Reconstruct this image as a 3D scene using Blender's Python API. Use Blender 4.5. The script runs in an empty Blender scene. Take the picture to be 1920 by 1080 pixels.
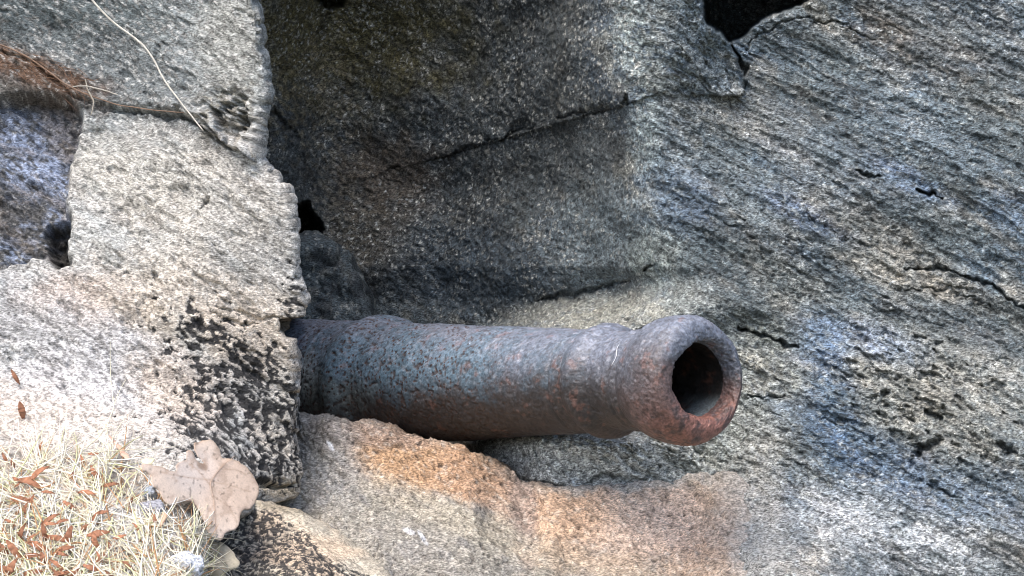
import bpy, math, random
import numpy as np
from mathutils import Vector, geometry

sc = bpy.context.scene
COL = sc.collection
R = math.radians

# ------------------------------------------------------------------ camera
CAM_Z = 1.2
LENS = 70.0
F = 1920 * LENS / 36.0
cam_d = bpy.data.cameras.new('camera')
cam = bpy.data.objects.new('camera', cam_d)
COL.objects.link(cam)
cam.location = (0, 0, CAM_Z)
cam.rotation_euler = (R(90), 0, 0)
cam_d.lens = LENS
cam_d.sensor_width = 36
cam_d.clip_start = 0.05
cam_d.clip_end = 2000
sc.camera = cam

# ------------------------------------------------------------------ light
SUN_AZ, SUN_EL = R(-142), R(60)          # azimuth from +Y, clockwise
w = bpy.data.worlds.new("World")
sc.world = w
w.use_nodes = True
nt = w.node_tree
sky = nt.nodes.new('ShaderNodeTexSky')
sky.sky_type = 'NISHITA'
sky.sun_disc = False
sky.sun_elevation = SUN_EL
sky.sun_rotation = SUN_AZ
sky.air_density = 1.0
sky.dust_density = 3.0
sky.ozone_density = 0.8
nt.links.new(sky.outputs[0], nt.nodes['Background'].inputs[0])
nt.nodes['Background'].inputs[1].default_value = 0.15
sl = bpy.data.lights.new('sun', 'SUN')
sl.energy = 1.5
sl.angle = R(45)
sl.color = (1.0, 0.93, 0.83)
so = bpy.data.objects.new('sun', sl)
COL.objects.link(so)
sd = Vector((math.sin(SUN_AZ) * math.cos(SUN_EL), math.cos(SUN_AZ) * math.cos(SUN_EL), math.sin(SUN_EL)))
so.rotation_euler = sd.to_track_quat('Z', 'Y').to_euler()
so.location = (-2, -3, 6)
sc.view_settings.view_transform = 'Standard'
sc.view_settings.look = 'None'
sc.view_settings.gamma = 1
sc.view_settings.exposure = 1.1
sc.cycles.filter_width = 1.0

# ------------------------------------------------------------------ helpers
def at(px, py, d):
    return np.stack(np.broadcast_arrays((px - 960) / F * d, d, CAM_Z - (py - 540) / F * d), -1)

_rng = np.random.default_rng(7)
_perm = _rng.permutation(256).astype(np.int32)
_perm = np.concatenate([_perm, _perm, _perm])
_g = _rng.normal(size=(256, 3)).astype(np.float32)
_g /= np.linalg.norm(_g, axis=1, keepdims=True)

def pn(P, s, seed=0):
    """gradient noise, about -1..1; s = features per metre (scalar or 3-vector)"""
    sh = P.shape[:-1]
    Q = (P.reshape(-1, 3) * np.asarray(s, dtype=np.float32) + np.array([seed * 17.31, seed * 7.77, seed * 3.91])).astype(np.float32)
    fl = np.floor(Q)
    f = Q - fl
    i = fl.astype(np.int32) & 255
    u = f * f * f * (f * (f * 6 - 15) + 10)
    out = np.zeros(len(Q), dtype=np.float32)
    for dx in (0, 1):
        hx = _perm[i[:, 0] + dx]
        wx = u[:, 0] if dx else 1 - u[:, 0]
        for dy in (0, 1):
            hy = _perm[hx + i[:, 1] + dy]
            wy = u[:, 1] if dy else 1 - u[:, 1]
            for dz in (0, 1):
                h = _perm[hy + i[:, 2] + dz]
                wz = u[:, 2] if dz else 1 - u[:, 2]
                g = _g[h & 255]
                out += wx * wy * wz * (g[:, 0] * (f[:, 0] - dx) + g[:, 1] * (f[:, 1] - dy) + g[:, 2] * (f[:, 2] - dz))
    return (out * 1.5).reshape(sh)

def fbm(P, s, octv=4, seed=0, gain=0.5):
    s = np.asarray(s, dtype=np.float32)
    t = 0; a = 1.0; n = 0
    for k in range(octv):
        t = t + a * pn(P, s * 2.03 ** k, seed + k)
        n += a; a *= gain
    return t / n * 1.4

def sst(a, b, x):
    t = np.clip((x - a) / (b - a), 0, 1)
    return t * t * (3 - 2 * t)

def lin(c):
    c = np.asarray(c, dtype=np.float32)
    if c.max() > 1: c = c / 255.0
    return np.where(c <= 0.04045, c / 12.92, ((c + 0.055) / 1.055) ** 2.4)

def speckle(C, G, seed, dark, light, sc_=1.0, lc=(.60, .60, .56), dc=(.030, .030, .032), th=.30):
    """thin crisp crystals and pits along the grain"""
    a = pn(G, (85 * sc_, 160 * sc_, 240 * sc_), seed) + .5 * pn(G, (190 * sc_, 300 * sc_, 420 * sc_), seed + 1)
    b = pn(G, (75 * sc_, 150 * sc_, 210 * sc_), seed + 2) + .5 * pn(G, (170 * sc_, 300 * sc_, 400 * sc_), seed + 3)
    C = mixc(C, dc, sst(th, th + .22, b) * dark)
    return mixc(C, lc, sst(th + .05, th + .3, a) * light)

def mixc(C, c, m):
    return C * (1 - m[..., None]) + np.asarray(c, dtype=np.float32) * m[..., None]

def blob(PX, PY, cx, cy, rx, ry, ang=0, soft=0.5, wob=0):
    a = R(ang)
    dx, dy = PX - cx, PY - cy
    u = (dx * math.cos(a) + dy * math.sin(a)) / rx
    v = (-dx * math.sin(a) + dy * math.cos(a)) / ry
    r = np.sqrt(u * u + v * v) + wob
    return 1 - sst(1 - soft, 1 + soft, r)

def seg_dist(PX, PY, pts):
    """distance in px to a polyline and which side of it (above negative)"""
    best = np.full(PX.shape, 1e9, dtype=np.float32)
    side = np.zeros(PX.shape, dtype=np.float32)
    for (x0, y0), (x1, y1) in zip(pts[:-1], pts[1:]):
        dx, dy = x1 - x0, y1 - y0
        L2 = dx * dx + dy * dy
        t = np.clip(((PX - x0) * dx + (PY - y0) * dy) / L2, 0, 1)
        ex, ey = PX - (x0 + t * dx), PY - (y0 + t * dy)
        d = np.sqrt(ex * ex + ey * ey)
        cr = (dx * (PY - y0) - dy * (PX - x0)) / math.sqrt(L2)
        m = d < best
        best = np.where(m, d, best); side = np.where(m, cr, side)
    return best, side

_W = {}
def warp(PX, PY):
    k = (PX.shape, float(PX[0, 0]), float(PY[0, 0]))
    if k not in _W:
        Q = np.stack([PX * .0008, 0 * PX, PY * .0008], -1)
        _W[k] = (9 * pn(Q, 28, 71) + 5 * pn(Q, 75, 72) + 3 * pn(Q, 170, 75), 9 * pn(Q, 28, 73) + 5 * pn(Q, 75, 74) + 3 * pn(Q, 170, 76), 1 + .8 * pn(Q, 45, 77))
    return _W[k]
def crack(PX, PY, pts, wpx, wob=0):
    wx, wy, ww = warp(PX, PY)
    X, Y = PX + wx, PY + wy
    d, s = seg_dist(X, Y, pts)
    a, b = np.array(pts[0]), np.array(pts[-1])
    L = np.linalg.norm(b - a)
    t = ((X - a[0]) * (b[0] - a[0]) + (Y - a[1]) * (b[1] - a[1])) / L ** 2
    tap = .35 + .65 * sst(-.05, .3, t) * sst(1.05, .7, t)
    wd = np.maximum(wpx * tap * ww, 1.2)
    return (1 - sst(0.1, 1.1, (d / wd) + wob * .6)) * sst(-.12, .02, t) * sst(1.12, .98, t)

def poly_in(PX, PY, pts, soft=6, wob=0):
    """1 inside the polygon with a soft edge (px)"""
    ins = np.zeros(PX.shape, dtype=bool)
    n = len(pts)
    for k in range(n):
        x0, y0 = pts[k]; x1, y1 = pts[(k + 1) % n]
        c = ((y0 > PY) != (y1 > PY))
        with np.errstate(divide='ignore', invalid='ignore'):
            xi = (x1 - x0) * (PY - y0) / ((y1 - y0) if y1 != y0 else 1e-6) + x0
        ins ^= c & (PX < xi)
    d, _ = seg_dist(PX, PY, list(pts) + [pts[0]])
    sd_ = np.where(ins, d, -d) + wob
    return sst(-soft, soft, sd_)

def ramp1(x, tab):
    t = sorted(tab)
    return np.interp(x, [a for a, b in t], [b for a, b in t])

def spaced(a, b, step, lo, hi, growth=1.18):
    """fine steps between a and b, ever coarser ones out to lo and hi"""
    core = list(np.arange(a, b + step * 0.5, step))
    pre = []; x = a; s = step
    while x > lo:
        s *= growth; x -= s; pre.append(x)
    post = []; x = core[-1]; s = step
    while x < hi:
        s *= growth; x += s; post.append(x)
    return np.array(pre[::-1] + core + post, dtype=np.float32)

def grid_mesh(name, P, C=None, mat=None, parent=None, wrap_u=False, cap_back=None):
    nv, nu = P.shape[:2]
    me = bpy.data.meshes.new(name)
    idx = np.arange(nv * nu).reshape(nv, nu)
    if wrap_u:
        idx = np.concatenate([idx, idx[:, :1]], 1)
    q = np.stack([idx[:-1, :-1], idx[1:, :-1], idx[1:, 1:], idx[:-1, 1:]], -1).reshape(-1, 4)
    me.vertices.add(nv * nu)
    me.vertices.foreach_set('co', P.reshape(-1).astype(np.float32))
    me.loops.add(len(q) * 4)
    me.loops.foreach_set('vertex_index', q.reshape(-1).astype(np.int32))
    me.polygons.add(len(q))
    me.polygons.foreach_set('loop_start', np.arange(0, len(q) * 4, 4, dtype=np.int32))
    me.polygons.foreach_set('loop_total', np.full(len(q), 4, dtype=np.int32))
    me.update(calc_edges=True)
    me.polygons.foreach_set('use_smooth', np.ones(len(q), dtype=bool))
    if C is not None:
        a = me.color_attributes.new('stone', 'FLOAT_COLOR', 'POINT')
        c4 = np.ones((nv * nu, 4), dtype=np.float32)
        c4[:, :3] = np.clip(C.reshape(-1, 3), 0.004, 0.95)
        a.data.foreach_set('color', c4.reshape(-1))
    me.validate()
    o = bpy.data.objects.new(name, me)
    COL.objects.link(o)
    if mat: me.materials.append(mat)
    if parent: o.parent = parent
    return o

def grid_normals(P):
    du = np.gradient(P, axis=1); dv = np.gradient(P, axis=0)
    n = np.cross(du, dv)
    l = np.linalg.norm(n, axis=-1, keepdims=True)
    return n / np.maximum(l, 1e-9)

def tag(o, label=None, cat=None, group=None, kind=None):
    if label: o['label'] = label
    if cat: o['category'] = cat
    if group: o['group'] = group
    if kind: o['kind'] = kind
    return o

def simple_mesh(name, verts, faces, mat=None, parent=None, smooth=True, cols=None):
    me = bpy.data.meshes.new(name)
    me.from_pydata([tuple(v) for v in verts], [], faces)
    me.update()
    if smooth: me.polygons.foreach_set('use_smooth', np.ones(len(me.polygons), dtype=bool))
    if cols is not None:
        a = me.color_attributes.new('stone', 'FLOAT_COLOR', 'POINT')
        c4 = np.ones((len(verts), 4), dtype=np.float32); c4[:, :3] = cols
        a.data.foreach_set('color', c4.reshape(-1))
    if mat: me.materials.append(mat)
    o = bpy.data.objects.new(name, me)
    COL.objects.link(o)
    if parent: o.parent = parent
    return o

# ------------------------------------------------------------------ materials
def attr_mat(name, grain=300., contrast=0.5, bump=0.6, rough=0.85, spec=0.25, bdist=0.002, aniso=True, fleck=0.0, pits=None):
    m = bpy.data.materials.new(name); m.use_nodes = True
    t = m.node_tree; N = t.nodes; Lk = t.links
    b = N['Principled BSDF']
    b.inputs['Roughness'].default_value = rough
    b.inputs['Specular IOR Level'].default_value = spec
    a = N.new('ShaderNodeAttribute'); a.attribute_name = 'stone'
    tc = N.new('ShaderNodeTexCoord')
    mp = N.new('ShaderNodeMapping')
    if aniso:
        mp.inputs['Rotation'].default_value = (0, R(-32), 0)
        mp.inputs['Scale'].default_value = (0.45, 1, 1.1)
    Lk.new(tc.outputs['Object'], mp.inputs[0])
    n1 = N.new('ShaderNodeTexNoise'); n1.inputs['Scale'].default_value = grain
    n1.inputs['Detail'].default_value = 4; n1.inputs['Roughness'].default_value = 0.65
    Lk.new(mp.outputs[0], n1.inputs['Vector'])
    mr = N.new('ShaderNodeMapRange')
    mr.inputs['From Min'].default_value = 0.38; mr.inputs['From Max'].default_value = 0.62
    mr.inputs['To Min'].default_value = 1 - contrast; mr.inputs['To Max'].default_value = 1 + contrast
    Lk.new(n1.outputs['Fac'], mr.inputs['Value'])
    vm = N.new('ShaderNodeVectorMath'); vm.operation = 'SCALE'
    Lk.new(a.outputs['Color'], vm.inputs[0]); Lk.new(mr.outputs[0], vm.inputs['Scale'])
    last = vm.outputs[0]
    height = n1.outputs['Fac']
    if fleck:
        v = N.new('ShaderNodeTexVoronoi'); v.inputs['Scale'].default_value = grain * 0.55
        Lk.new(mp.outputs[0], v.inputs['Vector'])
        cr = N.new('ShaderNodeMapRange'); cr.inputs['From Min'].default_value = 0.22; cr.inputs['From Max'].default_value = 0.10
        cr.inputs['To Min'].default_value = 0; cr.inputs['To Max'].default_value = fleck
        Lk.new(v.outputs['Distance'], cr.inputs['Value'])
        sep = N.new('ShaderNodeSeparateColor'); Lk.new(v.outputs['Color'], sep.inputs[0])
        gt = N.new('ShaderNodeMath'); gt.operation = 'GREATER_THAN'; gt.inputs[1].default_value = 0.72
        Lk.new(sep.outputs[0], gt.inputs[0])
        mu = N.new('ShaderNodeMath'); mu.operation = 'MULTIPLY'
        Lk.new(cr.outputs[0], mu.inputs[0]); Lk.new(gt.outputs[0], mu.inputs[1])
        ms = N.new('ShaderNodeVectorMath'); ms.operation = 'SCALE'
        Lk.new(last, ms.inputs[0])
        ad = N.new('ShaderNodeMath'); ad.operation = 'MULTIPLY_ADD'; ad.inputs[1].default_value = 2.0; ad.inputs[2].default_value = 1.0
        Lk.new(mu.outputs[0], ad.inputs[0]); Lk.new(ad.outputs[0], ms.inputs['Scale'])
        last = ms.outputs[0]
    if pits:
        v = N.new('ShaderNodeTexVoronoi'); v.inputs['Scale'].default_value = pits
        Lk.new(tc.outputs['Object'], v.inputs['Vector'])
        sep = N.new('ShaderNodeSeparateColor'); Lk.new(v.outputs['Color'], sep.inputs[0])
        cr = N.new('ShaderNodeMapRange'); cr.inputs['From Min'].default_value = 0.42; cr.inputs['From Max'].default_value = 0.2
        Lk.new(v.outputs['Distance'], cr.inputs['Value'])
        gt = N.new('ShaderNodeMath'); gt.operation = 'GREATER_THAN'; gt.inputs[1].default_value = 0.45
        Lk.new(sep.outputs[0], gt.inputs[0])
        mu = N.new('ShaderNodeMath'); mu.operation = 'MULTIPLY'
        Lk.new(cr.outputs[0], mu.inputs[0]); Lk.new(gt.outputs[0], mu.inputs[1])
        al = N.new('ShaderNodeMath'); al.operation = 'MULTIPLY'
        Lk.new(mu.outputs[0], al.inputs[0]); Lk.new(a.outputs['Alpha'], al.inputs[1])
        mx = N.new('ShaderNodeMix'); mx.data_type = 'RGBA'
        Lk.new(al.outputs[0], mx.inputs['Factor'])
        Lk.new(last, mx.inputs['A']); mx.inputs['B'].default_value = (0.055, 0.026, 0.018, 1)
        last = mx.outputs['Result']
        hs = N.new('ShaderNodeMath'); hs.operation = 'MULTIPLY_ADD'; hs.inputs[1].default_value = -0.6
        Lk.new(al.outputs[0], hs.inputs[0]); Lk.new(height, hs.inputs[2])
        height = hs.outputs[0]
    Lk.new(last, b.inputs['Base Color'])
    bp = N.new('ShaderNodeBump'); bp.inputs['Strength'].default_value = bump; bp.inputs['Distance'].default_value = bdist
    Lk.new(height, bp.inputs['Height']); Lk.new(bp.outputs[0], b.inputs['Normal'])
    return m

M_cliff = attr_mat('weathered_gneiss', 380, 0.75, 1.0, 0.66, 0.4, 0.003, True, 0.8)
M_pale = attr_mat('pale_granite', 420, 0.5, 0.9, 0.85, 0.2, 0.0022, True, 0.15)
M_shelf = attr_mat('ochre_stone', 420, 0.5, 0.9, 0.88, 0.2, 0.002, True, 0.12)
M_iron = attr_mat('rusted_cast_iron', 260, 0.32, 0.6, 0.5, 0.5, 0.0015, False, 0.25, pits=150)
M_leaf = attr_mat('dead_leaf', 350, 0.12, 0.5, 0.7, 0.3, 0.001, False)
M_dry = attr_mat('dry_stalk', 200, 0.1, 0.2, 0.6, 0.3, 0.0006, False)

# grain directions of the rock: a runs down to the right, b across it
CA, SA = math.cos(R(30)), math.sin(R(30))
def grain_space(P, kx=1.0, ky=1.0, kz=1.0, ang=30):
    ca, sa = math.cos(R(ang)), math.sin(R(ang))
    x, y, z = P[..., 0], P[..., 1], P[..., 2]
    a = x * ca - z * sa
    b = x * sa + z * ca
    return np.stack([a * kx, y * ky, b * kz], -1).astype(np.float32)

# ------------------------------------------------------------------ ground (below the picture)
gx = np.linspace(-1, 1, 61); gx = np.sign(gx) * np.abs(gx) ** 3 * 300
GX, GY = np.meshgrid(gx, gx)
GP = np.stack([GX, GY, -0.02 + 0.0 * GX], -1)
GP[..., 2] += 0.04 * pn(GP, 0.8) * (np.abs(GX) < 20)
m = bpy.data.materials.new('bare_earth'); m.use_nodes = True
nb = m.node_tree.nodes; bs = nb['Principled BSDF']; bs.inputs['Roughness'].default_value = 0.95
tn = nb.new('ShaderNodeTexNoise'); tn.inputs['Scale'].default_value = 3; tn.inputs['Detail'].default_value = 8
tcg = nb.new('ShaderNodeTexCoord'); m.node_tree.links.new(tcg.outputs['Object'], tn.inputs[0])
rp = nb.new('ShaderNodeValToRGB'); rp.color_ramp.elements[0].color = (0.05, 0.06, 0.03, 1); rp.color_ramp.elements[1].color = (0.16, 0.13, 0.08, 1)
m.node_tree.links.new(tn.outputs['Fac'], rp.inputs[0]); m.node_tree.links.new(rp.outputs[0], bs.inputs['Base Color'])
gr = grid_mesh('ground', GP[::-1].copy(), None, m)
tag(gr, kind='structure')

# ------------------------------------------------------------------ the cliff
STEP = 2.1
HOLE = [(1312, -260), (1316, 0), (1326, 42), (1350, 62), (1366, 78), (1392, 68), (1425, 40), (1470, 18), (1515, 2), (1560, -60), (1500, -260)]
RIDGE = [(-1500, 1150), (0, 1168), (100, 1185), (200, 1200), (350, 1240), (500, 1242), (560, 1285), (900, 1300), (2000, 1300)]

LIP = [(500, 660), (700, 640), (900, 605), (1000, 572), (1100, 550), (1180, 528), (1230, 508), (1300, 500), (3000, 500)]
def cliff_base(px, py):
    q = np.stack([px * .0008, 0 * px, py * .0008], -1)
    w1 = 30 * fbm(q, 6, 3, 81); w2 = 16 * fbm(q, 9, 3, 84)
    xr = ramp1(py, RIDGE) + w1
    u = (xr - px) / 28.0
    t = 28.0 * np.where(u > 12, u, np.log1p(np.exp(np.minimum(u, 12))))
    yl = ramp1(px, LIP) + w2
    low = 1 - 0.84 * sst(0, 95, py - yl) * sst(700, 1040, px)
    rec = 0.98 * (1 - np.exp(-t / 330.0)) * low
    rec = rec - 0.16 * sst(640, 500, px) + 0.10 * blob(px, py, 700, 200, 300, 260)
    rec = rec + 0.05 * fbm(q, 5, 3, 87) * sst(1300, 1000, px) * sst(620, 500, py)
    d = 3.27 + rec
    d = d - 0.20 * sst(500, 1150, py) * sst(1150, 1500, px)
    d = d + 0.10 * sst(1250, 1400, px) * sst(420, 60, py)
    d = d - 0.10 * sst(1500, 2100, px)
    d = d - 0.13 * sst(775, 840, py) * sst(820, 930, px) * sst(1330, 1150, px)
    d = d - 0.20 * sst(880, 1200, py) * sst(850, 1000, px) * sst(1800, 1420, px)
    d = d - 0.00012 * np.maximum(0, px - 2100) - 0.00022 * np.maximum(0, py - 1100) + 0.0001 * np.maximum(0, -py)
    return d

def build_cliff():
    px = spaced(440, 1960, STEP, -700, 3400)
    py = spaced(-30, 1110, STEP, -1500, 2300)
    PX, PY = np.meshgrid(px, py)
    D = cliff_base(PX, PY)
    P0 = at(PX, PY, D)
    G = grain_space(P0)
    wob = pn(P0, 30, 3) * 0.5 + pn(P0, 80, 4) * 0.3
    h = np.zeros_like(D)                     # towards the camera
    rightness = sst(1180, 1260, PX)
    h += 0.030 * fbm(P0, 2.6, 2, 11)
    # foliation sheets: long, along the grain
    f1 = fbm(G, (4, 10, 20), 3, 21)
    f2 = fbm(G, (14, 30, 55), 3, 25)
    amt = 0.55 + 0.45 * rightness
    h += 0.015 * f1 * amt
    rid = 1 - np.abs(f2) * 2
    f3 = fbm(G, (22, 60, 130), 3, 28, .6)
    s1 = fbm(G, (2.5, 7, 24), 5, 341, .6); s2 = fbm(G, (4, 12, 60), 3, 347, .6)
    h -= (.0045 * sst(.0, .35, s1) + .0025 * sst(.08, .4, s2)) * rightness
    h += (0.0030 * rid + 0.003 * f2 + .0032 * f3) * amt + .003 * fbm(P0, 45, 3, 29, .6) * (1 - rightness)
    # crags
    cragm = np.clip(blob(PX, PY, 1740, 760, 200, 130, 25, 0.5, wob * .5) + blob(PX, PY, 1700, 500, 160, 60, 20, 0.5, wob * .5)
             + blob(PX, PY, 1330, 130, 60, 100, -20, 0.5, wob * .3) + blob(PX, PY, 1130, 850, 200, 45, 5, 0.5)
             + blob(PX, PY, 1450, 430, 150, 60, 25) * .7 + 0.25, 0, 1)
    c1 = fbm(G, (22, 40, 60), 4, 31, 0.6)
    cragm = cragm * (.55 + .45 * blob(PX, PY, 1740, 760, 200, 130, 25, .6))
    h -= 0.018 * cragm * sst(0.12, 0.45, c1)
    h += 0.007 * c1 * cragm
    # grains
    g1 = fbm(G, (60, 100, 120), 2, 41)
    g2 = pn(G, (150, 220, 260), 45)
    h += 0.0030 * g1 + 0.0022 * g2
    # cracks: (polyline, width px, depth m)
    cr = [
        ([(815, 303), (865, 283), (905, 270), (945, 262), (1000, 240)], 5, .05),
        ([(950, 258), (980, 236), (1002, 236)], 14, .05),
        ([(1050, 222), (1090, 212), (1130, 208), (1180, 190)], 9, .05),
        ([(1170, 178), (1185, 196)], 8, .05),
        ([(722, 318), (748, 312)], 7, .06),
        ([(1010, 562), (1060, 552), (1110, 545), (1150, 532), (1178, 527)], 10, .07),
        ([(1205, 505), (1225, 498)], 6, .04),
        ([(510, 200), (530, 225), (560, 262)], 7, .05),
        ([(1605, 320), (1650, 333)], 5, .03), ([(1720, 352), (1765, 376)], 5, .04),
        ([(1700, 505), (1760, 500), (1820, 520), (1870, 545), (1925, 582)], 6, .03),
        ([(1700, 540), (1790, 545), (1860, 572)], 3, .015),
        ([(1395, 95), (1440, 55), (1500, 35), (1560, 40), (1640, 75)], 3, .012),
        ([(1370, 80), (1398, 130), (1392, 165)], 9, .05),
        ([(1380, 612), (1440, 630), (1500, 655)], 6, .03),
        ([(1400, 740), (1470, 742)], 4, .02),
        ([(1650, 735), (1665, 735)], 10, .03), ([(1730, 775), (1765, 785)], 11, .035), ([(1720, 850), (1745, 830), (1770, 828)], 9, .03),
        ([(1870, 830), (1905, 850)], 9, .03), ([(1740, 910), (1800, 930)], 5, .02),
        ([(960, 890), (1000, 905), (1060, 908)], 7, .03), ([(1090, 905), (1140, 890), (1210, 900)], 6, .03),
        ([(1165, 600), (1192, 606)], 12, .05),
        ([(600, 0), (612, 40), (600, 80)], 12, .03),
    ]
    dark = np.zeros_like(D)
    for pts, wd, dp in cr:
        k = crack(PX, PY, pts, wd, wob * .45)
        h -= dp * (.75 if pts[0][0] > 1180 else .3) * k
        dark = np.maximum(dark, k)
    # steps: the rock above the long crack stands proud
    _, s = seg_dist(PX, PY, [(700, 330), (860, 285), (1000, 245), (1180, 192)])
    dd, _ = seg_dist(PX, PY, [(700, 330), (860, 285), (1000, 245), (1180, 192)])
    h += 0.016 * np.exp(-dd / 60) * (s < 0) * (.3 + .7 * sst(760, 950, PX))
    # pale lip under the lower crack
    h += 0.055 * blob(PX, PY, 1180, 590, 190, 42, -6, .6) 
    # block left of the hole stands in front of the sheets to its right
    dd, s = seg_dist(PX, PY, [(1316, -200), (1316, 0), (1340, 60), (1368, 80), (1400, 150), (1392, 175)])
    h += 0.045 * np.exp(-dd / 45) * (s > 0) * (PY < 178)
    # hole
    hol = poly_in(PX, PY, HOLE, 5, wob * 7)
    h -= 0.75 * hol
    v2 = poly_in(PX, PY, [(540, 395), (575, 385), (600, 430), (598, 455), (540, 465)], 10, wob * 10)
    h -= 0.35 * v2
    v3 = poly_in(PX, PY, [(560, -80), (590, -5), (615, 14), (640, 8), (660, -80)], 8, wob * 6)
    h -= 0.30 * v3
    P = at(PX, PY, D - h)
    N = grid_normals(P0)
    sgn = np.where(N[..., 1:2] > 0, -1, 1)
    # sideways jitter so steep parts stay rough
    P = P + np.stack([0.003 * pn(P0, 90, 51), 0 * h, 0.003 * pn(P0, 90, 52)], -1)
    # ---- colour of the stone, with some shade and highlight painted in
    n0 = fbm(P0, 5, 3, 61); n1 = fbm(G, (10, 14, 30), 3, 65); n2 = fbm(G, (50, 60, 120), 3, 69, .6)
    C = np.empty(P.shape, dtype=np.float32); C[:] = (0.125, 0.145, 0.150)
    C = mixc(C, (0.085, 0.115, 0.150), sst(0.0, 0.35, n0))
    C = mixc(C, (0.075, 0.08, 0.082), sst(0.05, 0.4, fbm(G, (5, 8, 16), 4, 301)) * .75)
    C = mixc(C, (0.15, 0.12, 0.085), sst(0.22, 0.5, fbm(G, (7, 8, 12), 3, 305)) * .6)
    C = mixc(C, (0.215, 0.205, 0.175), sst(0.05, 0.5, n1) * .8)
    C = mixc(C, (0.31, 0.275, 0.225), sst(0.25, 0.6, fbm(G, (8, 10, 22), 3, 73)) * .6 * rightness)
    # recess shade painted nearly black into the stone, with tan flecks
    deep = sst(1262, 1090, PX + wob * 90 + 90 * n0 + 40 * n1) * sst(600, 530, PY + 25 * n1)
    crust = np.clip(deep * (1 - .65 * blob(PX, PY, 1130, 420, 150, 140, 35, .5, wob * .3)) , 0, 1)  # crust: mask of the painted recess shade
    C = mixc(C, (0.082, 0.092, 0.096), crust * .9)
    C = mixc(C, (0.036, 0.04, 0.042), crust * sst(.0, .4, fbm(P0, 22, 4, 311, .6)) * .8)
    tan = sst(0.20, 0.55, n2 + .4 * n1) * deep
    C = mixc(C, (0.24, 0.22, 0.18), tan * .45)
    C = mixc(C, (0.125, 0.105, 0.045), blob(PX, PY, 640, 60, 220, 130, 0, .6, wob * .6 + .5 * n1) * .9)
    C = mixc(C, (0.24, 0.19, 0.10), blob(PX, PY, 560, 160, 90, 120, 60, .6, wob) * .6 * sst(-.2, .4, n2))
    C = mixc(C, (0.24, 0.205, 0.15), blob(PX, PY, 640, 330, 55, 190, -8, .6, wob * .6) * .75 * sst(-.4, .3, n2))
    C = mixc(C, (0.13, 0.095, 0.065), blob(PX, PY, 730, 330, 90, 70, 0, .6, wob) * .7)
    C = mixc(C, (0.13, 0.105, 0.075), blob(PX, PY, 690, 450, 70, 60, 0, .6, wob) * .6)
    C = mixc(C, (0.07, 0.095, 0.12), blob(PX, PY, 900, 520, 140, 90, 0, .6, wob) * .6)
    # ridge highlight painted into the stone as a pale band
    rx = ramp1(PY, RIDGE)
    rm = np.exp(-((PX - rx - 10) / 45.) ** 2) * sst(620, 520, PY)
    C = mixc(C, (0.27, 0.30, 0.28), rm * .6 * sst(-.5, .3, n2 + n1))
    C = mixc(C, (0.27, 0.28, 0.25), blob(PX, PY, 1270, 90, 90, 130, 0, .5, wob * .4) * .7 * sst(-.5, .3, n2))
    s1 = fbm(G, (2.5, 7, 24), 5, 341, .6); s2 = fbm(G, (4, 12, 60), 3, 347, .6)
    C = mixc(C, (.070, .088, .098), sst(.02, .40, s1) * .62 * rightness)
    C = mixc(C, (.22, .235, .235), sst(.05, .40, -s1) * .55 * rightness)
    C = mixc(C, (.05, .06, .065), sst(.12, .45, s2) * .40 * rightness)
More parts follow.
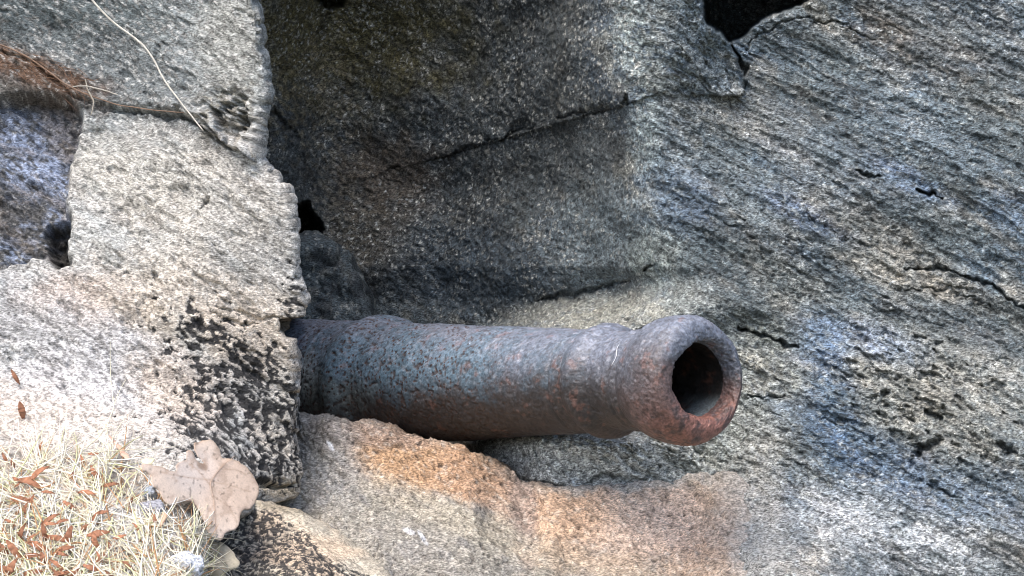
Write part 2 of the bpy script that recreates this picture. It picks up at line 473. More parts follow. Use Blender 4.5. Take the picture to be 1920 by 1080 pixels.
    # patches: cream, blue-grey, brown
    for (cx, cy, a, b_, an, c, st) in [
        (1370, 225, 110, 32, 12, (.36, .33, .28), .7), (1480, 290, 90, 22, 25, (.34, .31, .27), .6),
        (1160, 590, 200, 38, -4, (.33, .315, .26), .75), (1290, 560, 60, 40, 20, (.27, .28, .26), .6),
        (1690, 500, 120, 45, 20, (.36, .32, .26), .65), (1620, 430, 120, 40, 30, (.26, .23, .19), .6),
        (1740, 740, 190, 120, 20, (.38, .35, .29), .7), (1840, 690, 120, 60, 20, (.33, .31, .27), .5),
        (1440, 700, 90, 130, 25, (.33, .31, .25), .7), (1430, 830, 70, 60, 0, (.36, .34, .30), .6),
        (1700, 1000, 230, 90, 12, (.46, .46, .46), .75), (1500, 1040, 70, 80, 0, (.44, .38, .31), .6),
        (1150, 860, 260, 50, 5, (.34, .33, .29), .7), (1330, 855, 110, 50, 0, (.42, .42, .39), .85),
        (1560, 750, 45, 150, -8, (.095, .14, .20), .85), (1530, 640, 60, 50, 45, (.12, .17, .26), .6),
        (1640, 860, 200, 45, 30, (.10, .15, .225), .8), (1820, 930, 200, 50, 20, (.13, .165, .22), .6),
        (1700, 335, 90, 22, 28, (.13, .18, .27), .8), (1900, 400, 70, 40, 20, (.13, .18, .26), .6),
        (1640, 640, 90, 30, 20, (.17, .22, .31), .6), (1290, 370, 60, 60, 20, (.11, .155, .24), .6), (1490, 395, 110, 22, 28, (.12, .16, .25), .6),
        (1780, 110, 130, 60, 20, (.13, .105, .08), .6), (1660, 60, 70, 50, 30, (.14, .11, .085), .55), (1830, 40, 150, 80, 10, (.09, .10, .11), .6),
        (1700, 220, 160, 80, 25, (.115, .145, .17), .5), (1565, 300, 160, 60, 25, (.135, .16, .19), .5), (1440, 620, 60, 25, 20, (.13, .13, .09), .5), (1420, 990, 60, 130, 0, (.40, .37, .34), .95), (1490, 960, 28, 90, -4, (.12, .14, .165), .6),
        (1240, 330, 40, 100, 0, (.13, .175, .23), .6), (1130, 440, 100, 100, 20, (.20, .235, .25), .75), (1090, 300, 70, 40, 0, (.17, .18, .18), .5), (1010, 860, 190, 50, 5, (.46, .45, .42), .95),
        (1480, 60, 120, 30, 20, (.20, .21, .21), .5), (1600, 180, 160, 25, 26, (.075, .09, .10), .6), (1850, 280, 160, 30, 28, (.07, .085, .095), .55), (1530, 500, 200, 26, 28, (.085, .10, .115), .6),
        (1830, 620, 130, 30, 20, (.07, .085, .10), .65), (1400, 560, 110, 22, 25, (.10, .11, .11), .5), (1880, 900, 90, 26, 25, (.08, .10, .12), .6), (1560, 970, 60, 40, 10, (.42, .42, .42), .6),
        (1350, 330, 120, 40, 30, (.20, .22, .22), .5), (1750, 270, 200, 40, 27, (.17, .205, .235), .5), (1350, 780, 70, 120, 0, (.30, .31, .28), .6), (1470, 520, 90, 40, 25, (.27, .27, .24), .5),
        (1210, 250, 30, 60, 0, (.36, .40, .38), .6), (1225, 480, 45, 45, 0, (.34, .37, .33), .6), (1180, 40, 24, 90, 0, (.32, .35, .33), .6)]:
        mk = blob(PX, PY, cx, cy, a, b_, an, .55, wob * .55 + .25 * n1)
        C = mixc(C, np.array(c) * 1.18, mk * min(1, st * 1.15) * np.clip(.75 + .9 * n2, .25, 1))
    # dark mineral streaks along the grain and crystal glints
    st1 = sst(0.10, 0.50, fbm(G, (22, 50, 130), 3, 81, .6))
    C = C * (1 - .45 * st1 * (0.4 + .6 * rightness))[..., None]
    st2 = sst(0.25, 0.6, fbm(G, (60, 90, 150), 2, 87, .6))
    C = mixc(C, (0.46, 0.45, 0.41), st2 * (.20 + .30 * rightness))
    gl = sst(0.42, 0.62, pn(P0, 170, 91)) * sst(-.1, .4, n0 + n1)
    C = mixc(C, (0.62, 0.64, 0.64), gl * .55)
    C = C * (1 - .6 * np.maximum(dark * .6, hol))[..., None]  # shade in the cracks and the hole deepened in the colour
    C = speckle(C, G, 321, (.25 + .35 * sst(-.2, .3, s1)) * rightness, (.08 + .42 * sst(-.1, .5, n1 + .5 * n0)) * rightness)
    Giso = P0 * 1.0
    C = speckle(C, Giso * np.array([2.0, 1, .8]), 331, .55 * (1 - rightness), .95 * (1 - rightness) * sst(-.5, .25, n0 + fbm(P0, 18, 2, 335)), .75, (.48, .46, .41), th=.26)
    C = mixc(C, (.11, .145, .155), .30 * rightness * sst(.4, -.2, n1))
    rg = np.random.default_rng(3)
    C = C * (1 + .45 * g1 + .45 * g2)[..., None] * rg.uniform(.62, 1.38, C.shape[:2] + (1,)) * (1.02 - .12 * rightness + .22 * n0)[..., None]
    C = mixc(C, (.34, .325, .30), blob(PX, PY, 1415, 1000, 55, 150, 0, .6, wob * .5) * .55)
    C = C * np.array([.94, .985, 1.03], dtype=np.float32)
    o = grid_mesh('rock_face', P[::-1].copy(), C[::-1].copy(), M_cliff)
    tag(o, kind='structure')
build_cliff()

# ------------------------------------------------------------------ left block, whose lower left is a ledge
L_EDGE = [(-1600, 430), (-300, 455), (0, 474), (20, 486), (60, 491), (85, 487), (100, 489), (130, 497), (160, 505), (172, 503), (190, 495), (230, 488), (262, 474), (282, 460), (289, 470),
          (300, 490), (325, 505), (345, 520), (360, 535), (390, 546), (430, 551), (480, 554), (520, 558), (560, 563), (600, 562), (612, 556), (628, 548), (650, 549), (700, 552), (780, 556),
          (850, 562), (900, 567), (925, 565), (936, 545), (946, 490), (960, 440), (985, 405), (1020, 385), (1080, 378), (1500, 370), (2400, 350)]

def left_base(px, py):
    d = 3.12 + 0.0 * px
    d = d + 0.10 * sst(560, 200, px) * sst(500, 0, py)
    lg = sst(690, 1120, py + (px - 150) * -0.10) * sst(600, 330, px)
    d = d - 0.62 * lg
    d = d - 0.08 * sst(300, 800, py) * sst(560, 300, px)
    d = d - 0.0006 * np.maximum(0, py - 1120)
    return d

def left_surface(px, py):
    """depth of the finished, smooth ledge at a pixel, for things lying on it"""
    return left_base(np.asarray(px, dtype=float), np.asarray(py, dtype=float)) - 0.012

def wrap_grid_right(lefts, edge, py, step, back, nback=46, Rpx=15):
    """rows py; columns from far left up to edge(py), then back along the side face"""
    xe = edge
    near = np.arange(0, 560, step)[::-1]                      # px distance from the edge
    far = spaced(560, 561, step, 0, lefts, 1.1); far = far[far > 561][::-1]
    e = np.concatenate([far, near])
    E = np.broadcast_to(e[None, :], (len(py), len(e)))
    PX = xe[:, None] - E
    roll = np.where(E < Rpx, Rpx - np.sqrt(np.maximum(0, Rpx ** 2 - (Rpx - E) ** 2)), 0) * 0.0008 * 1.3
    t = np.linspace(0, 1, nback + 1)[1:] ** 1.8
    PXb = xe[:, None] - 14 * t[None, :]
    Bk = 0.0008 * 1.3 * Rpx + back * t[None, :] + 0 * PXb
    PX = np.concatenate([PX, PXb], 1)
    roll = np.concatenate([roll, Bk], 1)
    Ecl = np.concatenate([E, np.zeros_like(PXb)], 1)
    return PX, roll, Ecl

def build_left():
    py = spaced(-20, 1100, 1.9, -1500, 2200)
    xe0 = ramp1(py, L_EDGE)
    q = np.stack([0 * py, 3 + 0 * py, py * .0008], -1)
    rgb = np.random.default_rng(8)
    br = [-1600.]
    while br[-1] < 2300: br.append(br[-1] + rgb.choice([2.5, 5, 9, 16, 30], p=[.25, .25, .25, .15, .10]))
    bo = rgb.normal(size=len(br)) * 2.3
    xe = xe0 + 6 * fbm(q, 14, 3, 5, .5) + np.interp(py, br, bo)
    PX, roll, E = wrap_grid_right(1500, xe, py, 1.9, 0.95)
    PY = np.broadcast_to(py[:, None], PX.shape).copy()
    D0 = left_base(PX, PY) + roll
    P0 = at(PX, PY, D0)
    G = grain_space(P0, ang=34)
    N = grid_normals(P0)
    cen = np.array([0, 0, CAM_Z])
    flip = np.sign(np.sum(N * (cen - P0), -1, keepdims=True)); 
    N = N * np.where(flip[PY.shape[0] // 2, PY.shape[1] // 2] > 0, 1, -1)
    wob = pn(P0, 30, 103) * .5 + pn(P0, 85, 104) * .3
    h = 0.022 * fbm(P0, 3.2, 2, 111)
    f1 = fbm(G, (6, 12, 26), 3, 121); f2 = fbm(G, (26, 40, 90), 3, 125, .55)
    edg = sst(0, 40, E)
    h += 0.008 * f1 + 0.0030 * f2 * (.35 + .65 * edg) + .004 * fbm(P0, 25, 4, 129, .6) * (1 - edg) - .006 * sst(.25, .5, fbm(G, (18, 30, 50), 3, 128))
    g1 = fbm(G, (80, 120, 190), 2, 141); h += 0.0013 * g1
    # upper boulder-like swell with a seam under it
    seam = [(120, 190), (200, 200), (300, 208), (350, 218), (395, 247), (440, 282), (475, 290)]
    dd, s = seg_dist(PX, PY, seam)
    h += 0.030 * np.exp(-dd / 60) * (s < 0) * sst(140, 420, PX)
    h -= 0.022 * crack(PX, PY, seam, 7, wob * .5) * sst(60, 330, PX) + 0.012 * crack(PX, PY, [(0, 90), (60, 112), (120, 160), (180, 190), (260, 205)], 6, wob * .3)
    h -= 0.02 * crack(PX, PY, [(345, 205), (352, 228)], 8)
    h -= 0.03 * blob(PX, PY, 425, 225, 40, 45, 0, .6, wob) * sst(-.1, .3, f2)
    # dark hollow at the left
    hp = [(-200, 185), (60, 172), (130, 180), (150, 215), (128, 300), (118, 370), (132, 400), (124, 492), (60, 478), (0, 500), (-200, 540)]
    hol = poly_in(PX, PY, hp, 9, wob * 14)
    h -= 0.040 * hol + 0.012 * hol * fbm(G, (25, 40, 50), 4, 150, .6)
    pit = poly_in(PX, PY, [(82, 408), (118, 402), (122, 450), (132, 492), (105, 494), (88, 470)], 9, wob * 20)
    h -= 0.035 * pit * (1 + .5 * fbm(P0, 60, 3, 152))
    # black pitted crust
    bm = np.clip(blob(PX, PY, 430, 690, 160, 75, 35, .75, wob * .5) + 1.3 * blob(PX, PY, 480, 820, 125, 120, 60, .7, wob * .4) + blob(PX, PY, 545, 570, 24, 60, 0, .5) + blob(PX, PY, 330, 800, 90, 60, 30, .5, wob * .5) * .6
               + blob(PX, PY, 380, 620, 80, 25, 25, .5) * .6, 0, 1.3) * sst(945, 925, PY)
    bn = fbm(G, (34, 60, 70), 4, 161, .62)
    black = sst(0.09, 0.14, bn * .62 + .45 * fbm(G, (75, 130, 170), 2, 165)*1.3 + (bm - 1) * .5 + .03)
    black = np.maximum(black, sst(0.10, .2, bn - .1) * blob(PX, PY, 425, 655, 42, 36, 30, .5))
    black *= (bm > 0.02)
    h -= 0.0018 * black + .003 * sst(.3, .5, bn) * (bm > .02)
    notch = poly_in(PX, PY, [(526, 600), (575, 596), (580, 632), (540, 630), (528, 618)], 4, wob * 5)
    h -= 0.10 * notch
    # thin flakes and scars
    for pts, wd, dp in [([(385, 565), (415, 595), (450, 608), (490, 600)], 5, .008), ([(405, 572), (470, 590), (530, 600)], 4, .008), ([(105, 795), (150, 812), (185, 828)], 4, .01),
                        ([(430, 925), (480, 905), (520, 915), (560, 905)], 7, .015), ([(283, 505), (296, 515)], 7, .012), ([(380, 390), (400, 372)], 3, .008), ([(500, 860), (560, 925)], 4, .006)]:
        k = crack(PX, PY, pts, wd, wob * .5); h -= dp * k
    # cream shelf before the grass
    P = P0 + N * h[..., None]
    # ---- colour
    n0 = fbm(P0, 5, 3, 171); n1 = fbm(G, (12, 16, 34), 3, 175); n2 = fbm(G, (50, 70, 130), 3, 179, .6)
    C = np.empty(P.shape, dtype=np.float32); C[:] = (0.44, 0.425, 0.40)
    C = mixc(C, (0.50, 0.44, 0.37), sst(0, .5, n0) * .7)
    C = mixc(C, (0.34, 0.36, 0.36), sst(0.0, .5, n1) * .6)
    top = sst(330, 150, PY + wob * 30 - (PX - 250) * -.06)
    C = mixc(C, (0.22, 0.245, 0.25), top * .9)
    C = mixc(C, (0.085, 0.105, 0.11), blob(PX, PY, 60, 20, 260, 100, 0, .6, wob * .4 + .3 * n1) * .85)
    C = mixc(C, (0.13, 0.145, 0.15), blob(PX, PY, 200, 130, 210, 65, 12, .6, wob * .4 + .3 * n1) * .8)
    C = mixc(C, (0.36, 0.355, 0.32), blob(PX, PY, 440, 80, 60, 110, 0, .6, wob * .4) * .6)
    C = mixc(C, (0.19, 0.165, 0.12), blob(PX, PY, 425, 210, 50, 55, 0, .6, wob) * sst(-.2, .3, n2) * .7)
    for (cx, cy, a, b_, an, c, st) in [
        (250, 330, 130, 70, 20, (.40, .385, .34), .6), (400, 400, 140, 100, 20, (.46, .44, .40), .6), (220, 480, 120, 60, 10, (.40, .42, .41), .6),
        (50, 560, 110, 60, 0, (.34, .36, .38), .6), (160, 570, 120, 60, 0, (.52, .41, .34), .6), (400, 560, 200, 60, 15, (.58, .51, .43), .7),
        (200, 680, 190, 80, 20, (.62, .61, .62), .75), (90, 620, 100, 40, 15, (.32, .32, .32), .5), (100, 730, 140, 50, 10, (.62, .60, .60), .6),  # pale lower-left stone, whitened further to paint in its bright light
        (80, 790, 240, 55, 8, (.68, .60, .53), .85), (330, 720, 90, 50, 30, (.56, .46, .37), .7), (470, 640, 120, 60, 20, (.58, .49, .40), .7),
        (250, 860, 120, 50, 20, (.55, .53, .50), .6), (535, 800, 30, 140, -5, (.50, .46, .40), .6), (520, 915, 50, 20, 0, (.36, .29, .19), .7), (300, 600, 120, 30, 20, (.48, .42, .34), .5)]:
        mk = blob(PX, PY, cx, cy, a, b_, an, .55, wob * .5 + .2 * n1)
        C = mixc(C, c, mk * st)
    soil = sst(800, 900, PY - 30 * n1 + np.maximum(0, PX - 200) * -.3) * sst(400, 330, PX)
    C = mixc(C, (.36, .25, .16), soil * sst(-.1, .5, n2 + .5 * n1) * .8)
    # rusty root mat and slate-blue film in the hollow
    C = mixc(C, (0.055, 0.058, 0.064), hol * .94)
    C = mixc(C, (0.30, 0.36, 0.50), hol * blob(PX, PY, 50, 270, 80, 75, 20, .6, wob * .6) * .8 * sst(-.45, .2, n2))
    C = mixc(C, (0.25, 0.31, 0.45), hol * blob(PX, PY, 105, 370, 25, 60, 10, .6, wob * .4) * .8 * sst(-.3, .3, n2))
    C = mixc(C, (0.26, 0.31, 0.42), hol * blob(PX, PY, 20, 440, 60, 40, 0, .6, wob * .5) * .8 * sst(-.1, .3, n2))
    C = mixc(C, (0.15, 0.13, 0.115), hol * sst(.15, .45, n2 * .8 + n1) * .6)
    C = mixc(C, (0.13, 0.07, 0.04), blob(PX, PY, 62, 132, 125, 32, 22, .6, wob * .9) * .85)
    C = mixc(C, (0.07, 0.06, 0.05), blob(PX, PY, 20, 165, 150, 14, 12, .6, wob * .9) * .8)
    st = sst(0.06, .5, fbm(G, (24, 60, 150), 3, 191, .6))
    C = C * (1 - .38 * st)[..., None]
    fl = sst(0.2, .6, fbm(G, (50, 90, 160), 2, 197)); C = mixc(C, (.66, .64, .60), fl * .28 * (1 - hol))
    sp = sst(.36, .5, pn(P0, 150, 198)); C = C * (1 - .45 * sp)[..., None]
    pk = blob(PX, PY, 150, 700, 220, 110, 20, .6)
    C = C * (1 - .45 * pk * sst(.12, .35, fbm(G, (60, 80, 160), 2, 199)))[..., None]
    C = speckle(C, G, 351, .55 * (1 - .5 * hol) * (1 - .45 * sst(480, 640, PY)), .40 * (1 - hol * .5) * (1 - .4 * sst(480, 640, PY)), 1.0, (.74, .73, .70), (.16, .15, .14))
    C = mixc(C, (0.028, 0.028, 0.030), black * .95)
    C = mixc(C, (0.02, 0.018, 0.016), np.maximum(pit, notch) * .85)  # shade inside pit and notch painted nearly black
    C = C * (1 + .35 * g1)[..., None] * np.random.default_rng(4).uniform(.72, 1.22, C.shape[:2] + (1,))
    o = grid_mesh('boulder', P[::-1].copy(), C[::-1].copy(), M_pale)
    tag(o, 'large pale boulder with black pitted crust on the left, hiding the rear of the barrel', 'boulder')
build_left()

# ------------------------------------------------------------------ blocks that meet the picture with a top edge
def build_top(name, label, edge, px, ylen, depth_fn, colour_fn, height_fn, mat, seed, step=2.0, back=0.8, Rpx=26, jit=3.0, nback=40, rollk=lambda p: 1 + 0 * p):
    q = np.stack([px * .0008, 3 + 0 * px, 0 * px], -1)
    ye = ramp1(px, edge) + jit * pn(q, 50, seed) + jit * .5 * pn(q, 150, seed + 1)
    near = np.arange(0, ylen, step)
    far = spaced(ylen, ylen + 1, step, ylen - 1, 1500, 1.12); far = far[far > ylen + 2]
    e = np.concatenate([near, far])
    E = np.broadcast_to(e[:, None], (len(e), len(px)))
    PY = ye[None, :] + E
    k = 0.0008 * 1.3
    roll = np.where(E < Rpx, Rpx - np.sqrt(np.maximum(0, Rpx ** 2 - (Rpx - E) ** 2)), 0) * k * rollk(px)[None, :]
    t = (np.linspace(0, 1, nback + 1)[1:] ** 1.8)[::-1]
    PYb = ye[None, :] + 10 * t[:, None]
    rb = k * Rpx * rollk(px)[None, :] + back * t[:, None] + 0 * PYb
    PY = np.concatenate([PYb, PY], 0); roll = np.concatenate([rb, roll], 0)
    PX = np.broadcast_to(px[None, :], PY.shape).copy()
    D0 = depth_fn(PX, PY) + roll
    P0 = at(PX, PY, D0)
    N = grid_normals(P0)
    i, j = PY.shape[0] // 2, PY.shape[1] // 2
    if np.dot(N[i, j], np.array([0, 0, CAM_Z]) - P0[i, j]) < 0: N = -N
    G = grain_space(P0, ang=34)
    wob = pn(P0, 30, seed + 3) * .5 + pn(P0, 85, seed + 4) * .3
    h, aux = height_fn(PX, PY, P0, G, wob)
    P = P0 + N * h[..., None]
    C = colour_fn(PX, PY, P0, G, wob, aux)
    o = grid_mesh(name, P[::-1].copy(), C[::-1].copy(), mat)
    tag(o, label, 'boulder')
    return o

# ochre shelf that carries the barrel
SHELF = [(300, 770), (480, 783), (560, 789), (700, 795), (740, 799), (790, 810), (850, 829), (900, 851), (960, 884), (1010, 902), (1100, 913), (1200, 903), (1300, 894), (1375, 893), (1398, 912), (1414, 950), (1424, 1000), (1434, 1080), (1450, 1250), (1470, 1700)]
def shelf_d(px, py):
    d = 3.20 + 0 * px
    d = d - 0.26 * sst(800, 1200, py)
    d = d + 0 * px
    d = d + 0.05 * sst(650, 560, px) - .03 * blob(px, py, 1150, 960, 260, 80) + .03 * blob(px, py, 960, 960, 50, 90, -20)
    fl = sst(880, 1180, px)
    d = d * (1 - fl) + (cliff_base(px, py) - .020 + .05 * sst(1340, 1450, px)) * fl
    return d - 0.0003 * np.maximum(0, py - 1150)
def shelf_h(PX, PY, P, G, wob):
    h = 0.018 * fbm(P, 6, 4, 211) + 0.006 * fbm(G, (7, 12, 26), 3, 213)
    f2 = fbm(G, (30, 50, 90), 3, 216, .55); h += 0.003 * f2
    g1 = fbm(G, (80, 120, 170), 2, 219); h += 0.0022 * g1
    pit = sst(.40, .55, pn(G, (110, 150, 190), 221)); h -= 0.003 * pit
    h -= .012 * blob(PX, PY, 985, 960, 22, 90, -8, .9, wob)
    return h, (f2, g1, pit)
def shelf_c(PX, PY, P, G, wob, aux):
    f2, g1, pit = aux
    n0 = fbm(P, 6, 3, 231); n1 = fbm(G, (14, 18, 40), 3, 235)
    C = np.empty(P.shape, dtype=np.float32); C[:] = (0.29, 0.27, 0.23)
    C = mixc(C, (0.235, 0.225, 0.215), sst(0, .5, n1))
    for (cx, cy, a, b_, an, c, st) in [
        (770, 860, 130, 60, 10, (.47, .29, .165), .9), (900, 900, 110, 45, 20, (.38, .24, .155), .85), (700, 815, 120, 22, 5, (.27, .20, .165), .7),
        (1200, 970, 230, 90, 8, (.62, .46, .36), .9), (1060, 960, 70, 80, 20, (.56, .38, .26), .85), (980, 960, 22, 110, -5, (.26, .21, .19), .7),
        (1370, 960, 60, 80, 0, (.50, .39, .31), .7), (860, 970, 200, 30, 22, (.40, .36, .29), .7), (620, 880, 60, 90, -10, (.24, .24, .235), .7),
        (1150, 1060, 160, 40, 10, (.40, .31, .23), .6), (800, 1040, 160, 50, 20, (.27, .255, .23), .6), (1380, 905, 40, 15, 0, (.44, .33, .25), .6), (1130, 905, 90, 10, 0, (.22, .20, .18), .6), (1330, 1060, 90, 40, 0, (.42, .30, .22), .6)]:
        C = mixc(C, c, blob(PX, PY, cx, cy, a, b_, an, .5, wob * .5 + .25 * n1) * st)
    for cx, cy, a, b_, an in [(768, 1000, 14, 5, 40), (793, 1012, 14, 4, 50), (625, 838, 3, 9, -25)]:
        C = mixc(C, (.70, .71, .74), blob(PX, PY, cx, cy, a, b_, an, .4, wob * .4) * .9)
    C = C * (1 - .30 * sst(.05, .45, f2))[..., None]
    C = mixc(C, (.07, .06, .055), pit * .6)
    C = mixc(C, (.55, .50, .44), sst(.3, .6, pn(G, (70, 100, 160), 240)) * .35)
    rd = ramp1(PY, [(890, 1360), (912, 1398), (950, 1414), (1000, 1424), (1080, 1434), (1250, 1450)]) - PX
    gm = np.maximum(sst(85, 15, rd + wob * 50 + 30 * n1), sst(20, 2, PY - ramp1(PX, SHELF) + wob * 26 + 10 * n1) * sst(960, 1060, PX))
    C = mixc(C, (.36, .34, .315), gm * .85)
    C = speckle(C, G, 251, .42, .30, 1.0, (.60, .55, .48), (.10, .085, .075))
    return C * (1 + .3 * g1 + .12 * n0)[..., None] * np.random.default_rng(5).uniform(.72, 1.25, C.shape[:2] + (1,))
build_top('boulder', 'ochre and grey boulder directly under the iron barrel, its upper edge carrying the barrel', SHELF,
          spaced(500, 1470, 2.0, 280, 1475), 330, shelf_d, shelf_c, shelf_h, M_shelf, 200, jit=5.0, rollk=lambda p: 1 - .6 * sst(950, 1100, p))

# black speckled stone at the bottom, below the oak leaf
BLK = [(100, 1030), (250, 990), (330, 960), (400, 945), (440, 933), (500, 936), (560, 952), (600, 978), (640, 1006), (690, 1048), (740, 1100), (820, 1190), (900, 1350)]
def blk_d(px, py):
    return 2.93 - 0.22 * sst(930, 1150, py) - 0.0003 * np.maximum(0, py - 1150) + .10 * sst(560, 720, px)
def blk_h(PX, PY, P, G, wob):
    h = 0.012 * fbm(P, 5, 2, 311) + .004 * fbm(G, (30, 50, 90), 3, 313)
    b = fbm(G, (90, 130, 160), 3, 316, .75)
    e = (PY - ramp1(PX, BLK))
    bm = sst(12, 44, e - wob * 24 + 22 * blob(PX, PY, 470, 980, 60, 60) - 22 * blob(PX, PY, 640, 1040, 60, 40))
    black = sst(-.16, -.02, b + (bm - 1) * .9)
    return h - .001 * black + .002 * fbm(G, (90, 130, 170), 2, 318), (black, b)
def blk_c(PX, PY, P, G, wob, aux):
    black, b = aux
    C = np.empty(P.shape, dtype=np.float32); C[:] = (.48, .43, .35)
    C = mixc(C, (.52, .42, .32), sst(0, .4, fbm(P, 9, 2, 321)))
    C = mixc(C, (.20, .17, .12), blob(PX, PY, 540, 950, 60, 8, 10, .6) * .6)
    C = C * (1 - .3 * sst(.1, .5, fbm(G, (60, 90, 150), 2, 323)))[..., None]
    return mixc(C, (.032, .032, .035), black * .93)
build_top('boulder', 'black speckled boulder with cream upper rim at the bottom, right of the oak leaves', BLK,
          spaced(250, 860, 2.0, 90, 905), 230, blk_d, blk_c, blk_h, M_pale, 300)

# small slate-dark stone wedged at the back of the recess
WDG = [(440, 450), (550, 455), (575, 447), (600, 450), (630, 462), (655, 482), (668, 515), (682, 560), (690, 620), (700, 800)]
def wdg_d(px, py): return 3.86 + 0 * px - .0001 * (py - 450)
def wdg_h(PX, PY, P, G, wob):
    return .05 * (np.abs(fbm(P, 9, 4, 411)) - .2) + .006 * fbm(P, 60, 3, 413), None
def wdg_c(PX, PY, P, G, wob, aux):
    C = np.empty(P.shape, dtype=np.float32); C[:] = (.085, .105, .115)
    C = mixc(C, (.19, .19, .17), sst(.0, .45, fbm(P, 30, 3, 421)) * .6)
    C = speckle(C, P * np.array([2.0, 1, .8]), 431, .5, .6, .75, (.45, .45, .41), th=.26)
    return mixc(C, (.04, .045, .05), sst(.0, .4, fbm(P, 20, 3, 425)) * .7)
build_top('boulder', 'small dark slate boulder wedged in the recess just above the barrel beside the pale boulder', WDG,
          spaced(500, 690, 2.2, 430, 702), 220, wdg_d, wdg_c, wdg_h, M_cliff, 400, step=2.2, back=.5)

# ------------------------------------------------------------------ the cannon
def cannon():
    A = at(np.float64(1318), np.float64(712), 2.90)      # centre of the muzzle face
    B = at(np.float64(560), np.float64(721), 3.77)      # axis where it leaves the boulder
    A = np.array(A); B = np.array(B)
    ax = (A - B); Ltot = np.linalg.norm(ax); ax /= Ltot
    up = np.array([0, 0, 1.0]); up -= ax * up.dot(ax); up /= np.linalg.norm(up)
    sd_ = np.cross(ax, up)
    root = bpy.data.objects.new('cannon', None); COL.objects.link(root)
    root.location = (0, 0, 0)
    tag(root, 'rusted iron cannon barrel with a flared muzzle jutting out of the rock', 'cannon')
    org = Vector(A - ax * 0.6 - up * 0.1)
    root.location = org
    def r_out(s):                                        # s = metres behind the muzzle face
        return 0.0735 + 0.0505 * np.clip((s - .12) / .98, 0, 2)
    def lathe(name, prof, nseg=420, extra=None):
        s = np.array([p[0] for p in prof]); r = np.array([p[1] for p in prof])
        th = np.linspace(0, 2 * np.pi, nseg, endpoint=False)
        S, T = np.meshgrid(s, th, indexing='ij'); RR = np.broadcast_to(r[:, None], S.shape)
        dirn = np.cos(T)[..., None] * up + np.sin(T)[..., None] * sd_
        P0 = A - ax * S[..., None] + dirn * RR[..., None]
        wear = 0.0022 * fbm(P0, 14, 3, 501) + .0014 * fbm(P0, 60, 3, 505, .65) - .0010 * sst(.2, .45, fbm(P0, 75, 3, 508))
        lipz = sst(.09, .0, S); 
        wear = wear + lipz * (.0030 * fbm(P0, 24, 2, 507) + .0022 * fbm(P0, 90, 3, 512, .7))
        pitf = sst(.26, .40, pn(P0, 120, 511)) * sst(.25, .6, S)
        wear = wear - .0022 * pitf
        P = P0 + dirn * wear[..., None] - ax * (wear * 0.5 * lipz)[..., None]
        inn = sst(.080, .060, np.broadcast_to(RR, S.shape)) * sst(.12, .09, S * (RR > .07) + 0 * S) if name == 'muzzle' else (np.ones_like(S) if name == 'bore' else np.zeros_like(S))
        P = P - sd_ * (inn * .0085)[..., None] + sd_ * (inn * np.sin(T) * .0055)[..., None]
        # iron skin
        n0 = fbm(P0, 9, 3, 521); n1 = fbm(P0, 40, 3, 525, .6); n2 = pn(P0, 130, 529)
        C = np.empty(P.shape, dtype=np.float32); C[:] = (.070, .070, .080)
        C = mixc(C, (.058, .048, .046), sst(.0, .45, n1) * .6)
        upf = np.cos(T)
        C = mixc(C, (.190, .215, .275), sst(.1, .8, upf + .4 * n0) * .75)     # bluish sky light on the top, painted into the iron
        C = mixc(C, (.028, .023, .021), sst(.40, -.3, upf + .5 * n0) * .8)  # brown underside, its shade painted in as well
        # teal film
        tl = blob(S, upf, .66, .35, .34, .50, 0, .6, .7 * n0 + .6 * n1)
        C = mixc(C, (.115, .190, .255), tl * .75)
        tl2 = blob(S, upf, .93, .1, .05, .35, 0, .6, .4 * n1)
        C = mixc(C, (.42, .46, .46), tl2 * .8)
        C = mixc(C, (.20, .21, .18), blob(S, upf, .86, -.15, .14, .3, 0, .5, .7 * n1) * .45)
        C = speckle(C, P0, 541, .32, .34 * sst(-.6, .6, upf + n0), .8, (.30, .31, .34), (.028, .020, .017), .24)
        # rust: most on the lower lip
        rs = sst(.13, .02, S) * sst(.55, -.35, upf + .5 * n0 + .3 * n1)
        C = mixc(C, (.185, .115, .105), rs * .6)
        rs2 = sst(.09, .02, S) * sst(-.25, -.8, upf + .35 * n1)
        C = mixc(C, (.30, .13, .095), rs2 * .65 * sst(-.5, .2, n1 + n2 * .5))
        C = mixc(C, (.16, .07, .05), sst(.38, .6, n1 + .3 * n2) * .35)
        C = C * (1 + .35 * n1 + .3 * n2)[..., None]
        C = mixc(C, (.30, .30, .33), sst(.35, .6, n2) * .30 * sst(-.2, .6, upf))
        C = mixc(C, (.055, .030, .022), pitf * .75)
        if extra is not None: C = extra(C, S, T, P0, n0, n1)
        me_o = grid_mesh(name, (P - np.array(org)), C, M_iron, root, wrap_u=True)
        pa = np.clip(sst(.30, .62, S) * .95 + .25 + .3 * sst(.2, .5, n1), 0, 1)
        at_ = me_o.data.color_attributes['stone']
        buf = np.empty(P.shape[0] * P.shape[1] * 4, dtype=np.float32); at_.data.foreach_get('color', buf)
        buf = buf.reshape(-1, 4); buf[:, 3] = pa.reshape(-1); at_.data.foreach_set('color', buf.reshape(-1))
        return me_o
    # barrel
    s = np.arange(0.10, 1.6, 0.0022)
    r = r_out(s)
    def bump(s, c, wd, a): return a * np.exp(-((s - c) / wd) ** 4)
    r = r + .004 * np.exp(-((s - .12) / .02) ** 2)
    r = r - .0022 * np.exp(-((s - .262) / .0025) ** 2) + .0012 * np.exp(-((s - .257) / .002) ** 2)
    r = r - .0022 * np.exp(-((s - .126) / .004) ** 2)
    r = r - .0022 * np.exp(-((s - .92) / .004) ** 2)
    lathe('barrel', list(zip(s, r)))
